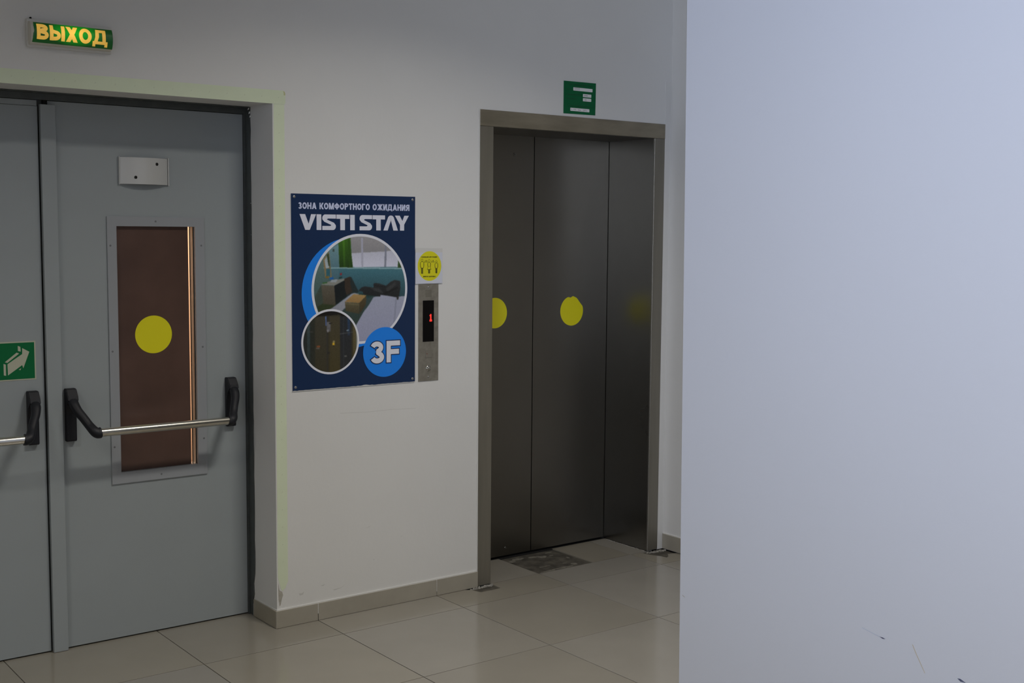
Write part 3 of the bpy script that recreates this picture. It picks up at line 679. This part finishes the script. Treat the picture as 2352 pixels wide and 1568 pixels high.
# photographs: a fine grid of coloured cells
def inpoly(A, B, P):
    c = np.zeros(A.shape, bool); n = len(P)
    for i in range(n):
        x1, y1 = P[i]; x2, y2 = P[(i+1) % n]
        if y1 == y2: continue
        c ^= ((y1 > B) != (y2 > B)) & (A < (x2-x1)*(B-y1)/(y2-y1)+x1)
    return c
def photo(name, C, rad, shapes, base, y, step=.00145):
    cx, cz, _ = C; n = int(2*rad/step)+3; xs = cx-rad+step*np.arange(-1, n-1); zs = cz-rad+step*np.arange(-1, n-1)
    Xg, Zg = np.meshgrid(xs, zs)
    A = (Xg-.0985)/.5445*1199; B = (1.639-Zg)/(.606+.0405*A/1199)*1568
    col = np.zeros(Xg.shape+(3,)); col[:] = base
    for s in shapes:
        P, c0 = s[0], np.array(s[1], float); c1 = np.array(s[2] if len(s) > 2 else s[1], float); ax = s[3] if len(s) > 3 else 'v'
        m = inpoly(A, B, P); q = B if ax == 'v' else A
        lo = min(p[1 if ax == 'v' else 0] for p in P); hi = max(p[1 if ax == 'v' else 0] for p in P)
        t = np.clip((q-lo)/(hi-lo+1e-6), 0, 1)[..., None]; cc = c0*(1-t)+c1*t
        col[m] = cc[m]
    for _ in range(3):
        p = np.pad(col, ((1, 1), (1, 1), (0, 0)), 'edge')
        col = (p[:-2, 1:-1]+p[2:, 1:-1]+p[1:-1, :-2]+p[1:-1, 2:]+2*p[1:-1, 1:-1])/6
    nz = rng.normal(0, 2.2, Xg.shape); k = np.ones(3)/3
    nz = np.apply_along_axis(lambda v: np.convolve(v, k, 'same'), 0, nz)*2
    col = np.clip(col+nz[..., None], 2, 255)
    c = col/255; L_ = np.where(c <= .04045, c/12.92, ((c+.055)/1.055)**2.4)/.53; L_ = L_*np.minimum(1, .88/np.maximum(L_.max(axis=2, keepdims=True), 1e-6))
    keep = (Xg-cx)**2+(Zg-cz)**2 <= rad**2
    idx = -np.ones(Xg.shape, int); use = np.zeros(Xg.shape, bool)
    cell = keep[:-1, :-1] | keep[1:, 1:] | keep[1:, :-1] | keep[:-1, 1:]
    use[:-1, :-1] |= cell; use[1:, 1:] |= cell; use[1:, :-1] |= cell; use[:-1, 1:] |= cell
    idx[use] = np.arange(use.sum())
    Xv, Zv = Xg[use]-cx, Zg[use]-cz; rr = np.hypot(Xv, Zv); f = np.minimum(1, rad/np.maximum(rr, 1e-9))
    V = np.stack([Xv*f, np.zeros_like(Xv), Zv*f], 1)
    ii, jj = np.nonzero(cell); F = np.stack([idx[ii, jj], idx[ii, jj+1], idx[ii+1, jj+1], idx[ii+1, jj]], 1)
    me = bpy.data.meshes.new(name); me.from_pydata(V.tolist(), [], F.tolist()); me.materials.append(M_photo)
    at = me.color_attributes.new('Col', 'FLOAT_COLOR', 'POINT')
    at.data.foreach_set('color', np.concatenate([np.clip(L_[use], 0, 1), np.ones((use.sum(), 1))], 1).astype(np.float32).ravel())
    return link(name, me, (cx, y, cz), po)
def rect(a, b_, c, d): return [(a, b_), (c, b_), (c, d), (a, d)]
room = [
 (rect(0, 0, 1199, 410), (78, 108, 116), (70, 102, 112)),
 ([(180, 0), (330, 0), (330, 760), (180, 760)], (88, 112, 112), (52, 72, 72)),
 ([(325, 205), (425, 140), (442, 500), (345, 500)], (92, 122, 130), (58, 86, 98)),
 (rect(365, 190, 385, 220), (50, 65, 62)),
 ([(425, 60), (552, 20), (560, 200), (578, 386), (436, 386)], (52, 92, 22), (24, 48, 14), 'v'),
 ([(470, 60), (490, 50), (500, 384), (480, 384)], (66, 112, 30), (36, 66, 18)),
 ([(525, 40), (540, 30), (556, 384), (540, 384)], (34, 62, 16)),
 ([(550, 10), (1010, 30), (1020, 210), (935, 212), (565, 235)], (128, 126, 130), (112, 112, 116)),
 ([(562, 232), (760, 220), (930, 210), (1040, 195), (1085, 300), (1075, 372), (578, 378)], (150, 152, 166), (166, 168, 184)),
 ([(665, 70), (685, 70), (690, 374), (668, 374)], (138, 140, 156)),
 ([(925, 120), (942, 120), (938, 374), (916, 374)], (104, 108, 122)),
 ([(1068, 300), (1140, 380), (1066, 380)], (40, 62, 30)),
 (rect(275, 383, 1130, 394), (120, 148, 156)), (rect(275, 394, 1130, 404), (54, 92, 100)),
 (rect(430, 404, 1199, 720), (52, 92, 104), (30, 54, 62)),
 ([(268, 300), (330, 215), (356, 485), (290, 497)], (112, 98, 70)),
 ([(283, 305), (322, 240), (332, 385), (296, 395)], (120, 132, 140), (140, 150, 158)),
 ([(305, 250), (326, 235), (340, 390), (322, 360)], (40, 54, 34)),
 (rect(298, 396, 340, 480), (40, 80, 92)),
 ([(180, 700), (250, 560), (270, 780), (225, 830), (190, 800)], (50, 60, 54)),
 ([(205, 800), (270, 760), (400, 780), (330, 835), (215, 870)], (38, 48, 28)),
 ([(500, 510), (560, 480), (640, 640), (500, 690)], (26, 36, 38)),
 ([(244, 566), (330, 530), (500, 496), (520, 508), (382, 574)], (108, 110, 106)),
 ([(248, 570), (382, 576), (396, 782), (268, 770)], (76, 72, 64), (58, 54, 44)),
 ([(382, 576), (505, 510), (512, 690), (396, 782)], (12, 18, 22), (16, 22, 24)),
 ([(488, 502), (548, 477), (552, 560), (572, 640), (508, 672), (492, 600)], (44, 36, 30)),
 ([(330, 492), (372, 484), (376, 510), (334, 512)], (22, 78, 142)), ([(350, 516), (420, 506), (398, 540), (340, 540)], (126, 134, 142)),
 ([(258, 545), (310, 535), (308, 552), (262, 556)], (44, 82, 40)), ([(290, 478), (326, 474), (326, 494), (292, 496)], (104, 82, 34)),
 ([(440, 446), (462, 438), (462, 462), (444, 466)], (118, 34, 44)), ([(428, 488), (466, 478), (462, 496), (430, 500)], (24, 46, 40)),
 ([(560, 640), (700, 660), (860, 680), (800, 720), (700, 680)], (24, 48, 46)),
 ([(636, 628), (668, 592), (705, 580), (800, 592), (798, 556), (812, 542), (860, 548), (935, 572), (985, 530), (1030, 510), (1092, 520), (1096, 590), (1078, 690), (1066, 718), (1046, 714), (1040, 690), (870, 686), (740, 674), (690, 664), (680, 636)], (34, 36, 40), (20, 22, 24)),
 ([(808, 560), (930, 582), (925, 590), (806, 572)], (20, 22, 25)), ([(935, 600), (1035, 530), (1045, 560), (950, 640)], (44, 46, 48)),
 ([(760, 590), (860, 600), (905, 640), (900, 655), (800, 620)], (42, 44, 46)), ([(900, 655), (1060, 580), (1070, 596), (915, 668)], (16, 18, 20)),
 ([(440, 840), (800, 680), (900, 690), (660, 980), (560, 990)], (40, 58, 60), (38, 50, 46)),
 ([(300, 850), (420, 768), (560, 660), (592, 650), (645, 660), (560, 740), (455, 850), (400, 880)], (124, 128, 140), (112, 114, 124)),
 ([(800, 690), (872, 686), (876, 668), (960, 678), (1046, 692), (1082, 684), (1199, 672), (1199, 1300), (600, 1300), (610, 990), (690, 850), (745, 780)], (128, 132, 150), (120, 122, 146)),
 ([(1040, 700), (1056, 700), (1030, 1010), (1012, 1010)], (112, 116, 134)), ([(1052, 690), (1078, 690), (1070, 716), (1056, 716)], (36, 34, 32)),
 ([(492, 745), (585, 662), (722, 674), (644, 757)], (134, 110, 70), (120, 94, 58)),
 ([(492, 748), (644, 758), (645, 872), (500, 842)], (74, 70, 52), (56, 50, 36)),
 ([(644, 758), (722, 676), (716, 770), (650, 872)], (66, 56, 36), (48, 42, 28)),
 ([(494, 760), (644, 772), (644, 780), (495, 768)], (92, 86, 64)),
]
photo('room_photograph', BIG, .2215, room, (60, 84, 92), Y-.0009)
lift = [
 (rect(0, 820, 700, 1560), (44, 42, 32), (46, 42, 26)),
 (rect(40, 880, 180, 1540), (28, 34, 36), (34, 36, 30), 'h'), (rect(100, 900, 130, 1500), (46, 62, 68), (40, 46, 44)),
 (rect(180, 900, 305, 1540), (50, 48, 40), (46, 43, 30)), (rect(300, 900, 315, 1540), (40, 38, 36)),
 (rect(330, 900, 440, 1540), (54, 50, 38), (56, 50, 28)), (rect(440, 860, 560, 1540), (30, 33, 38), (32, 33, 34)),
 (rect(520, 880, 545, 1100), (28, 50, 76), (34, 44, 60)), (rect(470, 900, 480, 1480), (40, 44, 48)),
 ([(150, 830), (560, 830), (560, 890), (460, 900), (430, 880), (160, 910)], (16, 14, 14)),
 (rect(575, 930, 606, 1420), (74, 68, 46), (68, 62, 38)), (rect(608, 930, 680, 1420), (110, 114, 108), (96, 100, 92)),
 ([(286, 900), (300, 900), (300, 1000), (290, 1000)], (70, 92, 140)), (rect(302, 960, 340, 1060), (92, 92, 96), (76, 76, 80)),
 ([(318, 968), (370, 966), (330, 985)], (24, 22, 20)), ([(300, 1040), (322, 1040), (318, 1070), (306, 1070)], (112, 112, 116)),
 (rect(362, 1158, 384, 1180), (120, 110, 74)), (rect(360, 1180, 382, 1208), (172, 140, 34)), (rect(366, 1206, 378, 1222), (30, 26, 20)),
 (rect(195, 1212, 230, 1230), (108, 62, 36)), (rect(190, 1236, 225, 1248), (84, 80, 76)), (rect(308, 1280, 330, 1298), (30, 28, 30)),
 ([(505, 1046), (530, 1036), (532, 1050), (508, 1056)], (104, 122, 136)), ([(440, 1080), (575, 1062), (575, 1068), (440, 1090)], (64, 68, 70)),
 (rect(485, 1315, 508, 1328), (84, 86, 84)), ([(90, 1060), (160, 1064), (160, 1072), (90, 1068)], (60, 60, 58)),
]
photo('lift_photograph', SML, .1275, lift, (44, 42, 32), Y-.0015)
# titles
def pz(a, b_):  # 1241x1568 crop of (650..1030, 430..910)
    px_, py_ = 650+a/3.266, 430+b_/3.266
    t = (px_-668)/(952-668)
    x = .0765+.595*t*(1+.085*(1-t)*(-1))*1.0
    return x
text(MB(), 'ЗОНА КОМФОРТНОГО ОЖИДАНИЯ', .1085, .6415, 1.7275, 1.7540, Y-.0003, .225, .085).out('subtitle', pm(150, 156, 178), po, label='white line of small Cyrillic capitals')
mb = MB()
# heavy square logotype; x in crop pixels 118..938 -> .1135...6385
lx = lambda a: .1135 + (a-118)/820*.525
z0, z1 = 1.6425, 1.7065; H = z1-z0; zt = lambda k: z0+H*k
def LP(*p): mb.poly([(lx(a), zt(k)) for a, k in p], Y-.0003-next(_eps) % 24*3e-5)
def LR(a, b_, c, d): LP((a, c), (b_, c), (b_, d), (a, d))
def LS(a, b_):     # squared S with round outer corners
    q = lambda cx, cz, rx, rz, d0, d1: [(cx+rx*math.cos(math.radians(d0+(d1-d0)*k/7)), cz+rz*math.sin(math.radians(d0+(d1-d0)*k/7))) for k in range(8)]
    LP(*([(b_, 1), (b_, .74), (a+42, .74), (a+34, .70), (a+36, .66), (a+14, .53)] + q(a+22, .76, 22, .24, 200, 90)))
    LP((a+14, .53), (a+36, .66), (b_-14, .47), (b_-36, .34))
    LP(*([(a, 0), (a, .26), (b_-42, .26), (b_-34, .30), (b_-36, .34), (b_-14, .47)] + q(b_-22, .24, 22, .24, 20, -90)))
LP((118, 1), (158, 1), (186, .30), (176, 0), (158, 0)); LP((176, 0), (190, 0), (236, 1), (200, 1), (180, .30))
LR(240, 274, 0, 1); LS(281, 380); LR(384, 480, .73, 1); LR(412, 447, 0, .73); LR(486, 520, 0, 1)
LS(556, 651); LR(655, 751, .73, 1); LR(683, 718, 0, .73)
LP((738, 0), (772, 0), (796, .66), (797, 1), (788, .99), (780, .94), (775, .88)); LP((797, 1), (797, .66), (816, 0), (852, 0), (819, .88), (814, .94), (806, .99))
LP((828, 1), (866, 1), (890, .60), (900, .38), (868, .38)); LP((902, 1), (938, 1), (900, .38), (876, .38)); LR(868, 901, 0, .385)
mb.out('title', pm(188, 191, 204), po, label='heavy white title VISTI STAY')
text(MB(), '3F', .4430, .5930, 1.0755, 1.1675, Y-.0015, .205, .09, grow=.0080).out('mark_outline', pm(16, 32, 70), po)
text(MB(), '3F', .4430, .5930, 1.0755, 1.1675, Y-.0026, .205, .09).out('mark', pm(190, 192, 202), po, label='white 3F with dark outline')
for x, z in ((.0905, 1.776), (.6585, 1.776), (.0905, .9975), (.6585, .9965)):
    MB().lathe(x, z, Y, [(.0058, 0), (.0056, -.0012), (.0035, -.0028)], 16).out('screw', M_screw, po, smooth=True)

MB().flat([(.006, .19), (.012, .158), (.024, .150), (.028, .135), (.022, .120), (.017, .098), (.012, .09), (.007, .12)], -.0003, .0003).out('peeled_paint', mat('peeled_plaster', (.42, .40, .35), .9, vary=.15, vscale=60), wall_back)
for P in ([(.30, .872), (.42, .866), (.55, .867), (.68, .862), (.68, .8635), (.55, .8688), (.42, .8678), (.30, .8737)], [(.10, .13), (.115, .128), (.125, .135), (.12, .122), (.105, .12)], [(.20, .145), (.215, .142), (.225, .15), (.212, .147)], [(.26, .118), (.30, .121), (.33, .135), (.30, .119), (.27, .114)], [(.42, .36), (.44, .366), (.45, .368), (.44, .364)], [(.60, .30), (.615, .301), (.60, .298)], [(.46, .22), (.466, .218), (.464, .214)]):
    MB().flat(P, -.0002, .0002).out('scuff', mat('wall_scuff', (.60, .60, .58), .7), wall_back)
# --- luminescent tape
tp = empty('marking_tape', (-.5, 0, 2.14), label='pale yellow green tape around the top and right edge of the grey doorway', category='tape')
up = [(.046, 2.196), (.053, 2.193), (.057, 2.186)]
MB().prism([(-1.672, 2.142), (.054, 2.142), (.057, 2.150)] + up[::-1] + [(-1.672, 2.192)], .0005, 'y', -.0008).out('tape_strip', M_tape, tp)
vt = [(.0045, 2.1415), (.0045, .215), (.0065, .206), (.019, .160), (.028, .153), (.031, .160), (.040, .164), (.043, .176), (.0505, .190), (.0515, 2.1415)]
MB().prism(vt, .0005, 'y', -.0008).out('tape_strip', M_tape, tp)
MB().box(-1.672, -1.6245, -.0008, -.0003, .16, 2.1415).out('tape_strip', M_tape, tp)
MB().prism([(.047, 2.1945), (.053, 2.1925), (.0565, 2.186), (.0565, 2.178), (.050, 2.178), (.050, 2.186)], .0002, 'y', -.0011).out('tape_fold', mat('aged_tape', (.55, .56, .30), .5), tp)
mb = MB()
for k in range(24):
    x = -1.655+.073*k; z = 2.167
    mb.poly([(x, z-.003), (x+.006, z+.002), (x+.003, z+.004), (x+.001, z)], -.0011)
for k in range(26):
    z = 2.10-.073*k; mb.poly([(.025, z-.003), (.031, z+.002), (.028, z+.004), (.026, z)], -.0011)
mb.out('tape_marks', M_tapem, tp, kind='stuff')
